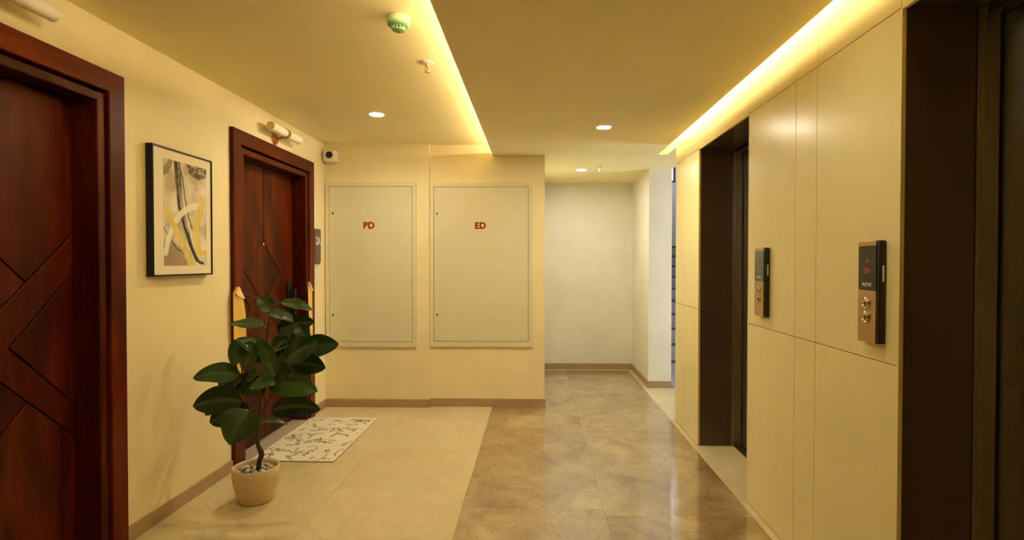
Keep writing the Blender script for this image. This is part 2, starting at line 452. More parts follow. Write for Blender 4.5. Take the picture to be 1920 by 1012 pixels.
wn = empty('unseen_window_2', (SX1 + .07, (vy0 + vy1) / 2, vz0)); struct(wn, 'unseen window added to light the pier from the stair lobby', 'window')  # added out of view to throw daylight onto the pier face
b = MB()
for a in ((vy0, vy1, vz0, vz0 + fz), (vy0, vy1, vz1 - fz, vz1), (vy0, vy0 + fz, vz0 + fz, vz1 - fz), (vy1 - fz, vy1, vz0 + fz, vz1 - fz)):
    b.box(SX1 + .04, SX1 + .10, a[0], a[1], a[2], a[3])
b.build('window_frame', M['nosing'], wn)  # frame of the added unseen window
bx('pane', M['pane'], (SX1 + .065, SX1 + .069, vy0 + fz, vy1 - fz, vz0 + fz, vz1 - fz), wn)  # pane of the added unseen window
st = empty('trim_1', (2.3, 7.25, 0)); struct(st, 'grey stone staircase rising behind the opening', 'staircase')
for k in range(10):
    y0 = 7.25 + .33 * k
    s_ = bx('step', M['stairs'], (1.60, 2.95, y0, y0 + .33 if k < 9 else SY1, .175 * k if k == 0 else .175 * k - .05, .175 * (k + 1) - .03), st)
    bx('nosing', M['nosing'], (1.60, 2.95, y0 - .015, y0 + .04, .175 * (k + 1) - .03, .175 * (k + 1)), s_)
    bx('tread', M['stairs'], (1.60, 2.95, y0 + .04, y0 + .33 if k < 9 else SY1, .175 * (k + 1) - .03, .175 * (k + 1)), s_)
bx('stair_soffit', M['white'], (1.60, 2.95, 10.5, SY1, 0, 1.52), st)

# baseboards
HB = .080; TB = .012
def base(name, segs, label):
    o = empty(name, (segs[0][0], segs[0][2], 0)); struct(o, label, 'skirting')
    for s_ in segs: bx('skirting_tile', M['skirt'], (*s_, 0, HB), o, bev=.0015)
base('baseboard_left', [(XL, XL + TB, YN, D1[0]), (XL, XL + TB, D1[1], D2[0]), (XL, XL + TB, D2[1], YB - TB)], 'tan stone skirting along the door wall')
base('baseboard_back', [(XL, XP + TB, YB - TB, YB), (XP, XP + TB, YB, YE - TB), (XP, -.44, YE - TB, YE), (-.439, XE + TB, YE - TB, YE), (XE, XE + TB, YE, YF - TB)], 'tan stone skirting below the two cupboards')
base('baseboard_far', [(XE, 1.30 - TB, YF - TB, YF)], 'tan stone skirting at the end of the passage')
base('baseboard_right', [(1.30 - TB, 1.30, YA - TB, YF), (1.30, 1.561, YA - TB, YA)], 'tan stone skirting around the pier')

# ------------------------------------------------------------------ wooden doors
def offset_poly(P, d):
    n = len(P); A = sum(P[i][0] * P[(i + 1) % n][1] - P[(i + 1) % n][0] * P[i][1] for i in range(n))
    sg = 1 if A > 0 else -1; out = []
    for i in range(n):
        p0, p1, p2 = Vector(P[i - 1]), Vector(P[i]), Vector(P[(i + 1) % n])
        e1 = (p1 - p0).normalized(); e2 = (p2 - p1).normalized()
        n1 = Vector((-e1.y, e1.x)) * sg; n2 = Vector((-e2.y, e2.x)) * sg
        k = 1 + n1.dot(n2); v = (n1 + n2) / max(k, .2)
        out.append(tuple(p1 + v * d))
    return out
def sweep_piece(prof, st_a, st_b):
    """prof: list of (u, x); stations give (y, z) for an inward offset u"""
    n = len(prof); vs = []
    for f in (st_a, st_b):
        for u, x in prof:
            y, z = f(u); vs.append((x, y, z))
    fs = [(i, (i + 1) % n, n + (i + 1) % n, n + i) for i in range(n)] + [tuple(range(n)), tuple(range(n, 2 * n))[::-1]]
    return vs, fs
def wood_door(name, d, mirror, label, lock):
    Y0, Y1 = d; c = (Y0 + Y1) / 2
    root = empty(name, (XL, c, 0)); struct(root, label, 'door')
    stn = [lambda u: (Y0 + u, 0.0), lambda u: (Y0 + u, DT - u), lambda u: (Y1 - u, DT - u), lambda u: (Y1 - u, 0.0)]
    arch = [(0, XL + .0005), (0, XL + .024), (.004, XL + .028), (.098, XL + .028), (.102, XL + .024), (.102, XL - .08), (.1003, XL - .08), (.1003, XL + .0005)]
    inner = [(.116, XL - .145), (.116, XL + .010), (.120, XL + .014), (.156, XL + .014), (.160, XL + .010), (.160, XL - .145)]
    gapp = [(.1023, XL - .145), (.1023, XL - .06), (.116, XL - .06), (.116, XL - .145)]
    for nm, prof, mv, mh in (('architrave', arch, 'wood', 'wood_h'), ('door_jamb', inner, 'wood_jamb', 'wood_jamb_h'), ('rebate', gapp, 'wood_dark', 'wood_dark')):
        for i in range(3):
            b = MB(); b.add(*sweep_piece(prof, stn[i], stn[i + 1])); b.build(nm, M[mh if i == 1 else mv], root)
    hw = c - Y0 - .161; top = DT - .161
    core = bx('door_leaf', M['wood_dark'], (XL - .145, XL - .122, c - hw, c + hw, .008, top), root)
    w_ = hw; bt = .009; tp = top - .001
    T, R_, B, L = (0, 1.62), (.285, 1.36), (0, 1.10), (-.285, 1.36)
    R2, Bo, L2 = (.285, .84), (0, .58), (-.285, .84)
    Ea, Eb = (w_, 1.36 + .912 * (w_ - .285)), (w_, .84 - .912 * (w_ - .285))
    A, V, Dd = (w_, 1.40), (.205, 1.085), (w_, .77)
    polys = [[T, R_, B, L], [B, R2, Bo, L2], [A, V, Dd], [R_, Ea, A, V, Dd, Eb, R2, B],
             [(0, tp), (w_, tp), Ea, R_, T], [Bo, R2, Eb, (w_, bt), (0, bt)],
             [(0, tp), T, L, B, L2, Bo, (0, bt), (-w_, bt), (-w_, tp)]]
    for P in polys:
        q = offset_poly(P, .0035); q2 = offset_poly(P, .0065)
        sgn = -1 if mirror else 1
        q = [(c + sgn * y, z) for y, z in q]; q2 = [(c + sgn * y, z) for y, z in q2]
        n = len(q)
        vs = [(XL - .122, *p) for p in q] + [(XL - .1145, *p) for p in q] + [(XL - .112, *p) for p in q2]
        fs = [tuple(range(2 * n, 3 * n))] + [(k * n + i, k * n + (i + 1) % n, (k + 1) * n + (i + 1) % n, (k + 1) * n + i) for k in (0, 1) for i in range(n)] + [tuple(range(n))[::-1]]
        bm = bmesh.new(); Vv = [bm.verts.new(v) for v in vs]
        for f in fs: bm.faces.new([Vv[i] for i in f])
        bm.normal_update()
        bmesh.ops.triangulate(bm, ngon_method='EAR_CLIP', faces=[f for f in bm.faces if len(f.verts) > 4])
        b = MB(); b.bm(bm); b.build('leaf_panel', M['wood_leaf'], root)
    bx('threshold', M['sill'], (XL - .16, XL + .022, Y0 + .1, Y1 - .1, .0, .008), root, bev=.003)
    b = MB(); b.lathe([(.0, -.001), (.011, -.001), (.011, .003), (.007, .006), (.0, .006)], (XL - .112, c, 1.595), 0, 16, caps=False)
    ph = b.build('peephole', M['chrome'], root, 40); ph['label'] = 'small chrome peephole'
    if lock:
        y = c + .40
        lk = MB(); lk.box(XL - .114, XL - .088, y, y + .072, .93, 1.27, bev=.012); lk = lk.build('digital_lock', M['black'], root, 40)
        lk['label'] = 'black smart lock body'
        h = MB(); h.box(XL - .088, XL - .050, y + .02, y + .045, 1.00, 1.025, bev=.004); h.box(XL - .088, XL - .050, y + .02, y + .045, 1.17, 1.195, bev=.004); h.box(XL - .056, XL - .036, y + .016, y + .049, .98, 1.21, bev=.008)
        h.build('pull_handle', M['black'], lk, 40)
    return root
wood_door('door_1', D1, False, 'nearer dark red wooden door with diamond grooves, cut by the left edge', False)
wood_door('door_2', D2, True, 'farther dark red wooden door behind the rubber plant', True)

# ------------------------------------------------------------------ lifts
def lift(name, e, label):
    Y0, Y1 = e; c = (Y0 + Y1) / 2
    root = empty(name, (XR, c, 0)); struct(root, label, 'door')
    xi = 1.540
    for z0, z1 in ((0, ZJ), (ZJ, ZT)):
        bx('lining_panel', M['lining'], (XR + .0142, xi, Y1, Y1 + .0118, z0 + .001, z1 - .001), root, bev=.001)
        bx('lining_panel', M['lining'], (XR + .0142, xi, Y0 - .0118, Y0, z0 + .001, z1 - .001), root, bev=.001)
    bx('lining_panel', M['lining'], (XR + .0142, xi, Y0, Y1, ZT, ZT + .0118), root, bev=.001)
    # pale edge strips of the wall panels around the opening
    for a, b_ in ((Y0 - .0016, Y0 + .0065), (Y1 - .0065, Y1 + .0016)): bx('edge_trim', M['panel'], (XR - .001, XR + .014, a, b_, 0, ZT + .0016), root)
    bx('edge_trim', M['panel'], (XR - .001, XR + .014, Y0 + .0065, Y1 - .0065, ZT - .0065, ZT + .0016), root)
    fz_ = ZT - .035
    for s_, y in ((1, Y0), (-1, Y1)):
        a, b_ = sorted((y - s_ * .012, y + s_ * .004))
        bx('frame_return', M['steel_f'], (xi + .001, xi + .018, a, b_, 0, ZT), root)
        a, b_ = sorted((y - s_ * .012, y + s_ * .012))
        bx('door_frame', M['steel_f'], (xi + .018, xi + .072, a, b_, 0, ZT), root, bev=.0025)
    bx('frame_head', M['steel_f'], (xi + .018, xi + .072, Y0 + .012, Y1 - .012, fz_, ZT), root, bev=.0025)
    bx('door_recess', M['gap'], (1.70, 1.79, Y0 - .010, Y1 + .010, 0.001, ZT), root)
    for a, b_ in ((Y0 + .004, c - .0015), (c + .0015, Y1 - .004)):
        bx('door_panel', M['steel'], (xi + .082, xi + .115, a, b_, .012, ZT - .004), root, bev=.002)
    sl = MB(); sl.box(xi + .02, xi + .13, Y0, Y1, 0, .004)
    for k in range(3): sl.box(xi + .03 + .028 * k, xi + .042 + .028 * k, Y0, Y1, .004, .008)
    sl.build('sill', M['steel_f'], root)
    return root
lift('door_3', E1, 'nearer brushed steel lift door in dark brown reveal at the right edge')
lift('door_4', E2, 'farther brushed steel lift door in dark brown reveal')

def call_panel(name, y0, y1, label):
    z0, z1 = 1.150, 1.532; zc = z0 + .195; X0 = 1.250
    root = empty(name, (XR, (y0 + y1) / 2, z0)); tag(root, label, 'lift panel', 'lift call panels')
    b = MB(); b.box(X0 + .003, XR, y0, y1, z0, z1, bev=.006); b.build('housing', M['black'], root, 40)
    ya, yb = y0 + .012, y1
    o = bx('front_plate', M['bronze'], (X0 - .001, X0 + .006, ya, yb, z0, zc), root, bev=.002); o['label'] = 'bronze lower plate'
    o = bx('top_cap', M['bronze'], (X0 - .001, X0 + .006, ya, yb, z1 - .020, z1 - .001), root, bev=.002); o['label'] = 'bronze top cap'
    dp = bx('display', M['glass_black'], (X0, X0 + .006, ya, yb, zc + .001, z1 - .021), root, bev=.001); dp['label'] = 'black glass display'
    yc = (ya + yb) / 2
    mt = Matrix.Translation((X0 - .0004, yc, zc + .022)) @ Matrix.Rotation(-PI / 2, 4, 'Z') @ Matrix.Rotation(PI / 2, 4, 'X')
    text_mesh('FUJITEC', .0165, M['print_white'], 'lettering', mt, dp, .0003, .0002)
    rd = MB(); px = .0042
    def dots(rows, yl, zt):
        for j, r in enumerate(rows):
            for i, ch in enumerate(r):
                if ch == '#':
                    yy = yl - i * px; zz = zt - j * px
                    rd.box(X0 - .0006, X0 - .0001, yy - px * .9, yy, zz - px * .9, zz)
    dots(['..#..', '.###.', '..#..', '..#..'], yc + .0105, zc + .118)
    dots(['####.#..#', '#..#.#..#', '#..#.####', '#..#....#', '####....#'], yc + .019, zc + .085)
    rd.build('indicator', M['red_led'], dp)
    for zb, dn in ((zc - .047, 0), (zc - .100, 1)):
        b = MB(); b.lathe([(.0215, .001), (.0215, -.004), (.0185, -.006), (.0165, -.0045), (.0165, .001)], (X0 - .001, yc, zb), 0, 28)
        bt = b.build('call_button', M['chrome'], root, 40)
        b = MB(); b.lathe([(.0160, .001), (.0160, -.0045), (.0145, -.0058), (.0, -.0062)], (X0 - .001, yc, zb), 0, 24, caps=False); b.build('button_face', M['bronze'], bt, 40)
        b = MB(); s_ = -1 if dn else 1
        b.prism([(yc - .008, zb - s_ * .006), (yc + .008, zb - s_ * .006), (yc, zb + s_ * .008)], 0, X0 - .0082, X0 - .0066); b.build('arrow', M['black'], bt)
    bx('key_slot', M['chrome'], (X0 + .014, X0 + .022, y0 - .002, y0 + .004, zc + .035, zc + .095), root, bev=.001)
    return root
call_panel('lift_call_panel', 2.060, 2.184, 'larger bronze and black lift call panel right beside the nearer lift door')
call_panel('lift_call_panel', 3.070, 3.205, 'smaller bronze and black call panel beside the farther lift door')

# ------------------------------------------------------------------ shaft cupboards
def cupboard(x0, x1, yw, text, label, tx):
    z0, z1 = .605, 2.240; d = .020
    root = empty('shaft_cupboard', ((x0 + x1) / 2, yw, z0)); tag(root, label, 'cupboard', 'service shaft cupboards')
    fw = .037
    b = MB(); yf = yw - d
    for a in ((x0, x1, z0, z0 + .052), (x0, x1, z1 - fw, z1), (x0, x0 + fw, z0 + .052, z1 - fw), (x1 - fw, x1, z0 + .052, z1 - fw)):
        b.box(a[0], a[1], yf, yw, a[2], a[3])
    b.build('frame', M['shaft'], root)
    bx('back_board', M['gap'], (x0 + fw, x1 - fw, yw - .003, yw, z0 + .052, z1 - fw), root)
    g2 = .0035
    dr = bx('door', M['shaft'], (x0 + fw + g2, x1 - fw - g2, yf - .001, yw - .004, z0 + .052 + g2, z1 - fw - g2), root, bev=.002)
    for z in (1.935, .925):
        b = MB(); b.lathe([(.0, .0), (.0095, .0), (.0095, -.003), (.006, -.004), (0, -.004)], (x0 + fw + .036, yf - .001, z), 1, 16, caps=False)
        b.build('lock', M['black'], dr, 40)
    mt = Matrix.Translation((tx, yf - .0012, 1.812)) @ Matrix.Rotation(PI / 2, 4, 'X')
    o = text_mesh(text, .087, M['red_letter'], 'lettering', mt, dr, .0042, .0006); o['label'] = 'red letters ' + text
cupboard(-2.098, -1.190, YB, 'PD', 'left putty coloured wall cupboard marked PD in red', -1.662)
cupboard(-1.062, -.038, YE, 'ED', 'right putty coloured wall cupboard marked ED in red', -.556)

# ------------------------------------------------------------------ things on the left wall
pf = empty('framed_picture', (XL, 3.22, 1.37)); tag(pf, 'black framed abstract painting in grey and yellow on the cream wall', 'picture')
y0, y1, z0, z1 = 2.946, 3.498, 1.370, 2.092; fx = XL + .040; bw = .009
b = MB()
for a in ((y0, y1, z0, z0 + bw), (y0, y1, z1 - bw, z1), (y0, y0 + bw, z0 + bw, z1 - bw), (y1 - bw, y1, z0 + bw, z1 - bw)): b.box(XL + .001, fx, a[0], a[1], a[2], a[3])
b.build('frame', M['frame_black'], pf)
bx('mount', M['mount'], (XL + .002, fx - .006, y0 + bw, y1 - bw, z0 + bw, z1 - bw), pf)
# the print: colours of the printed sheet held per vertex
NX, NZ = 120, 178
ay0, ay1, az0, az1 = 3.040, 3.444, 1.428, 2.030
rng = random.Random(3)
from mathutils import noise as mn
def fbm(x, y, s, o=4):
    v = 0; a = .5
    for k in range(o): v += a * mn.noise(Vector((x * s, y * s, 3.7 + k))); s *= 2; a *= .5
    return v
def seg(p, pts):
    best = (9, 0, 0); tot = 0
    for i in range(len(pts) - 1):
        ax, ay = pts[i]; bx_, by = pts[i + 1]; dx, dy = bx_ - ax, by - ay; L = dx * dx + dy * dy
        t_ = max(0, min(1, ((p[0] - ax) * dx + (p[1] - ay) * dy) / L)); qx, qy = ax + t_ * dx, ay + t_ * dy
        d_ = math.hypot(p[0] - qx, p[1] - qy)
        if d_ < best[0]: best = (d_, (i + t_) / (len(pts) - 1), (p[0] - qx) * dy - (p[1] - qy) * dx)
    return best
def lerp(a, b_, t_): return tuple(a[i] + (b_[i] - a[i]) * t_ for i in range(3))
def sm(a, b_, x): t_ = max(0, min(1, (x - a) / (b_ - a))); return t_ * t_ * (3 - 2 * t_)
def art(u, v):          # u across 0..1, v down 0..1.49
    n1 = fbm(u, v, 3); n2 = fbm(u * 3, v + 4, 5); n3 = fbm(u + 9, v * 2, 14)
    c_ = (.70, .63, .48); c_ = lerp(c_, (.50, .42, .30), sm(-.02, .28, n1)); c_ = lerp(c_, (.86, .81, .67), sm(.0, .3, -n1))
    if v > 1.15: c_ = lerp(c_, (.30, .19, .13), sm(1.15, 1.35, v + n1 * .5) * sm(.75, .45, u) * .8)
    K = (.045, .032, .022)
    # dark long brush stroke
    d_, t_, sd = seg((u, v), [(.30, .0), (.33, .35), (.36, .62), (.48, .92), (.60, 1.18), (.74, 1.40)])
    wd_ = .085 * (1 - .55 * t_)
    if d_ < wd_:
        k = sm(wd_, wd_ * .75, d_); st_ = .55 + 1.6 * fbm(sd * 2, t_ * .6, 9)
        c_ = lerp(c_, K, k * max(.15, min(1, st_ + (.5 if sd < 0 else -.05))))
    d_, t_, sd = seg((u, v), [(.34, .0), (.42, .22), (.47, .5), (.55, .78), (.64, .95)])
    if d_ < .014 + .01 * n3: c_ = lerp(c_, K, .85)
    d_, t_, sd = seg((u, v), [(.56, 1.1), (.66, 1.28), (.80, 1.43), (.90, 1.45)])
    if d_ < .022: c_ = lerp(c_, K, .95)
    # dark fan at the top right, arcs top left
    r_ = math.hypot((u - .75) * 1.0, (v + .02) * 1.25)
    r_ *= 1 + .5 * n1
    if r_ < .30: c_ = lerp(c_, (.075, .052, .035), sm(.30, .27, r_) * max(.35, min(1, .80 + 1.2 * n3 + .18 * math.sin(r_ * 70 + n1 * 20))))
    r_ = math.hypot(u + .10, v + .04)
    if .20 < r_ < .30: c_ = lerp(c_, (.13, .10, .07), (.55 + .45 * abs(math.sin(r_ * 60 + n1 * 12))) * .85)
    d_, t_, sd = seg((u, v), [(.0, .95), (.12, 1.1), (.30, 1.25), (.38, 1.27)])
    if d_ < .010: c_ = lerp(c_, K, .8)
    # pale arc
    d_, t_, sd = seg((u, v), [(.04, 1.30), (.10, 1.10), (.22, .88), (.40, .72), (.60, .62), (.80, .58)])
    if d_ < .055: c_ = lerp(c_, (.92, .88, .74), .9 * sm(.055, .04, d_))
    # yellow strokes
    YL = (.74, .55, .09)
    for pts, wd_ in (([(.02, .66), (.22, .92), (.42, 1.18), (.60, 1.46)], .062), ([(.88, .50), (.78, .78), (.70, 1.0), (.78, 1.25)], .085), ([(.74, 1.15), (.86, 1.30), (1.0, 1.28)], .04)):
        d_, t_, sd = seg((u, v), pts)
        if d_ < wd_: c_ = lerp(c_, lerp(YL, (.80, .66, .26), max(0, min(1, .3 + 2 * n2))), .88 * sm(wd_, wd_ * .8, d_))
    return c_
vs = []; fs = []; cs = []
for j in range(NZ + 1):
    for i in range(NX + 1):
        u = i / NX; v = j / NX
        vs.append((fx - .0055, ay0 + (ay1 - ay0) * u, az1 - (az1 - az0) * j / NZ)); cs.append(art(u, v))
for j in range(NZ):
    for i in range(NX):
        a = j * (NX + 1) + i; fs.append((a, a + NX + 1, a + NX + 2, a + 1))
b = MB(); b.add(vs, fs)
am = mat('printed_sheet', (.6, .55, .4), .7, spec=.12); t = NT(am); at = t.n('ShaderNodeAttribute'); at.attribute_name = 'ink'; t.col(at.outputs['Color'])
ao = b.build('art_print', am, pf)
ca = ao.data.color_attributes.new('ink', 'FLOAT_COLOR', 'POINT')
for i, c_ in enumerate(cs): ca.data[i].color = (*c_, 1)

npl = empty('door_nameplate', (XL, 5.255, 1.44)); tag(npl, 'slate and brown flat number plate beside the farther door', 'sign')
bx('backing', M['brown_metal'], (XL + .0005, XL + .016, 5.172, 5.338, 1.446, 1.768), npl, bev=.002)
bx('face', M['slate'], (XL + .016, XL + .020, 5.205, 5.333, 1.452, 1.755), npl, bev=.001)
bx('clip', M['slate'], (XL + .0005, XL + .018, 5.19, 5.322, 1.430, 1.446), npl, bev=.002)
mt = Matrix.Translation((XL + .0204, 5.267, 1.650)) @ Matrix.Rotation(PI / 2, 4, 'Z') @ Matrix.Rotation(PI / 2, 4, 'X')
text_mesh('2A', .105, M['print_white'], 'number', mt, npl, .003, .0004, sx=.85)
sw = empty('light_switch', (XL, 5.25, 1.28)); tag(sw, 'cream light switch plate under the number plate', 'switch')
bx('plate', M['cream_plastic'], (XL + .0005, XL + .009, 5.203, 5.297, 1.268, 1.392), sw, bev=.003)
bx('rocker', M['cream_plastic'], (XL + .009, XL + .013, 5.222, 5.278, 1.296, 1.364), sw, bev=.002)

cc = empty('security_camera', (-2.03, YB, 2.49)); tag(cc, 'small cream security camera with black lens in the upper corner', 'security camera')
bx('base_plate', M['cream_plastic'], (-2.095, -1.955, YB - .012, YB - .0005, 2.435, 2.555), cc, bev=.008)
b = MB(); b.box(-2.085, -1.968, 5.385, YB - .012, 2.437, 2.548, bev=.018); b.build('housing', M['cream_plastic'], cc, 50)
b = MB(); b.lathe([(.0, .002), (.034, .002), (.034, -.006), (.028, -.009), (.0, -.009)], (-2.022, 5.385, 2.496), 1, 28, caps=False); b.build('lens', M['lens'], cc, 40)

def door_lamp(yc, label):
    z = 2.487; x = XL + .085; r = .034
    root = empty('wall_lamp', (XL, yc, z)); tag(root, label, 'wall lamp', 'tube lamps over the doors')
    for s_ in (-1, 1):
        y0 = yc + s_ * .020; y1 = yc + s_ * .258
        b = MB()
        b.lathe([(r - .004, y1 - s_ * .06 - yc), (r - .004, y1 - yc), (r, y1 - yc), (r, y0 - yc), (r - .004, y0 - yc), (r - .004, y1 - s_ * .06 - yc), (.0, y1 - s_ * .06 - yc)], (x, yc, z), 1, 28, caps=False)
        tb = b.build('lamp_tube', M['shade'], root, 50)
        b = MB(); b.lathe([(.0, y1 - s_ * .012 - yc), (r - .0045, y1 - s_ * .012 - yc), (r - .0045, y1 - s_ * .002 - yc), (.0, y1 - s_ * .002 - yc)], (x, yc, z), 1, 24, caps=False); b.build('end_cap', M['cap'], tb, 40)
    b = MB(); b.lathe([(r + .004, -.020), (r + .005, -.014), (r + .005, .014), (r + .004, .020), (.0, .020), (.0, -.020)], (x, yc, z), 1, 28, caps=False); b.build('ring', M['gold'], root, 40)
    b = MB(); b.lathe([(.045, .0005), (.045, .010), (.038, .018), (.0, .020)], (XL, yc - .02, z - .050), 0, 28, caps=False); b.build('wall_plate', M['copper'], root, 40)
    b = MB(); b.tube([(XL + .015, yc - .01, z - .045), (XL + .05, yc - .005, z - .035), (x, yc, z - .020)], .010, 10); b.build('arm', M['copper'], root, 40)
door_lamp(2.03, 'unlit tube lamp over the nearer door, cut by the top left edge')
door_lamp(4.445, 'unlit tube lamp with gold ring over the farther door')

# gold folded blades on both sides of door 2
def blade(rows, flap, label, x0):
    y, zb = (rows[0][1] + rows[0][2]) / 2, rows[0][0]
    b = MB(); vs = []; fs = []; n = len(rows) - 1
    for z, yl, yr in rows:
        ym = yl * .42 + yr * .58
        vs += [(x0, yl, z), (x0 + .006, yl, z), (x0 + .020, ym, z), (x0 + .008, yr, z), (x0, yr, z)]
    for i in range(n):
        for k in range(5): fs.append((i * 5 + k, i * 5 + (k + 1) % 5, (i + 1) * 5 + (k + 1) % 5, (i + 1) * 5 + k))
    fs += [(4, 3, 2, 1, 0), tuple(n * 5 + k for k in range(5))]
    b.add(vs, fs); root = b.build('gold_ornament', M['goldleaf'], None, None, org=(x0, y, zb))
    tag(root, label, 'ornament', 'gold blades beside the farther door')
    f = MB(); f.prism(flap, 0, x0 + .019, x0 + .0235); f.build('folded_tip', M['goldtip'], root)
blade([(.655, 3.845, 3.875), (.70, 3.805, 3.892), (.78, 3.768, 3.903), (.92, 3.757, 3.908), (1.073, 3.753, 3.903), (1.15, 3.752, 3.885), (1.19, 3.752, 3.868), (1.236, 3.752, 3.830), (1.278, 3.789, 3.796)],
      [(3.750, 1.234), (3.792, 1.281), (3.869, 1.188), (3.80, 1.205)], 'wide gold pointed blade on the left jamb behind the plant', XL + .0285)
blade([(.72, 5.066, 5.080), (.82, 5.034, 5.081), (1.0, 5.008, 5.081), (1.184, 4.998, 5.079), (1.225, 4.996, 5.040), (1.271, 4.993, 5.000)],
      [(4.996, 1.235), (4.996, 1.273), (5.076, 1.183), (5.03, 1.195)], 'slim gold pointed blade on the right jamb of the farther door', XL + .0285)

# ------------------------------------------------------------------ ceiling fittings
def downlight(x, y, z, label, lamp='lamp', group='recessed ceiling downlights'):
    root = empty('downlight', (x, y, z)); tag(root, label, 'ceiling light', group)
    b = MB(); b.lathe([(.052, -.0015), (.054, -.005), (.064, -.004), (.066, -.0005), (.052, -.0005)], (x, y, z), 2, 36, caps=False); b.build('trim_ring', M['trim_white'], root, 40)
    b = MB(); b.lathe([(.0, -.003), (.0525, -.003), (.0525, -.0005), (0, -.0005)], (x, y, z), 2, 36, caps=False); b.build('diffuser', M[lamp], root, 40)
downlight(-1.267, 4.389, HC, 'round white downlight in the high ceiling above the doormat')
downlight(.534, 4.419, HS, 'larger round white downlight in the lowered ceiling before the passage')
downlight(.522, 6.443, HS, 'smaller round white downlight inside the end passage', 'lamp_cool')
downlight(-1.267, 2.08, HC, 'downlight in the high ceiling before the nearer door, above the frame', 'lamp_dim')
downlight(.534, 2.10, HS, 'downlight in the lowered ceiling before the lift wall, above the frame', 'lamp_dim')

sd = empty('smoke_detector', (-.66, 2.66, HC)); tag(sd, 'round green smoke detector on the high ceiling', 'smoke detector')
b = MB(); b.lathe([(.0, -.0005), (.052, -.0005), (.054, -.004), (.0545, -.026), (.052, -.030), (.0, -.030)], (-.66, 2.66, HC), 2, 36, caps=False); b.build('base_ring', M['mint'], sd, 40)
b = MB(); b.lathe([(.0515, -.030), (.0515, -.040), (.044, -.047), (.030, -.048), (.030, -.030)], (-.66, 2.66, HC), 2, 36, caps=False); b.build('body', M['mint_dark'], sd, 40)
b = MB()
for k in range(12):
    a = 2 * PI * k / 12
    b.box(-.66 + .029 * math.cos(a) - .003, -.66 + .029 * math.cos(a) + .003, 2.66 + .029 * math.sin(a) - .003, 2.66 + .029 * math.sin(a) + .003, HC - .059, HC - .046)
b.build('vent_ribs', M['mint'], sd)
b = MB(); b.lathe([(.0, -.047), (.021, -.047), (.021, -.0585), (.0, -.0585)], (-.66, 2.66, HC), 2, 28, caps=False); b.build('chamber', M['gap'], sd, 40)
b = MB(); b.lathe([(.0, -.058), (.031, -.058), (.031, -.063), (.026, -.067), (.0, -.068)], (-.66, 2.66, HC), 2, 32, caps=False); b.build('cap', M['mint_dark'], sd, 40)

def sprinkler(x, y, z, label, mt_):
    root = empty('fire_sprinkler', (x, y, z)); tag(root, label, 'sprinkler', 'fire sprinkler heads')
    b = MB(); b.lathe([(.0, -.0005), (.040, -.0005), (.038, -.006), (.016, -.010), (0, -.010)], (x, y, z), 2, 28, caps=False); b.build('escutcheon', M['cream_plastic'], root, 40)
    b = MB(); b.lathe([(0, -.010), (.011, -.010), (.011, -.026), (0, -.026)], (x, y, z), 2, 16, caps=False)
    b.tube([(x - .011, y, z - .022), (x - .015, y, z - .036), (x - .009, y, z - .050), (x, y, z - .055)], .003, 6); b.tube([(x + .011, y, z - .022), (x + .015, y, z - .036), (x + .009, y, z - .050), (x, y, z - .055)], .003, 6)
    b.build('frame', mt_, root, 40)
    b = MB(); b.tube([(x, y, z - .026), (x, y, z - .052)], .003, 8); b.build('bulb', M['copper'], root, 40)
    b = MB(); b.lathe([(0, -.055), (.016, -.055), (.016, -.058), (0, -.058)], (x, y, z), 2, 20, caps=False); b.build('deflector', mt_, root, 40)
sprinkler(-.641, 3.263, HC, 'sprinkler head on the high ceiling behind the smoke detector', M['brass'])
sprinkler(.715, 6.20, HS, 'sprinkler head on the passage ceiling beside the smallest downlight', M['chrome'])

# LED strips lying in the coves
b = MB(); b.box(-.345, -.330, YN + .02, YE - .01, HS + .0255, HS + .033)
tag(b.build('led_strip', M['led']), 'warm LED strip hidden in the cove along the high ceiling', 'light strip', 'cove light strips')
b = MB(); b.box(1.137, 1.160, YN + .02, YE - .02, HC + .048, HC + .0595)
tag(b.build('led_strip', M['led_right']), 'warm LED strip hidden in the cove above the lift wall', 'light strip', 'cove light strips')

# ------------------------------------------------------------------ doormat
dm = empty('doormat', (-1.77, 4.52, 0)); tag(dm, 'cream doormat with a grey sprig pattern before the farther door', 'doormat')
mx0, mx1, my0, my1 = -2.080, -1.466, 3.962, 5.078
bx('mat_body', M['mat_cream'], (mx0, mx1, my0, my1, .0025, .010), dm, bev=.002)
bx('rubber_base', M['mat_edge'], (mx0 - .003, mx1 + .003, my0 - .003, my1 + .003, 0, .0028), dm)
rg = random.Random(12)
def leaflet(b, x, y, a, L, w_, z):
    c_, s_ = math.cos(a), math.sin(a)
    P = [(0, 0), (.35 * L, w_), (.75 * L, w_ * .7), (L, 0), (.75 * L, -w_ * .7), (.35 * L, -w_)]
    b.add([(x + c_ * p - s_ * q, y + s_ * p + c_ * q, z) for p, q in P], [(0, 1, 2, 3, 4, 5)])
pr = MB(); pr2 = MB()
def inside(x, y): return mx0 + .015 < x < mx1 - .015 and my0 + .015 < y < my1 - .015
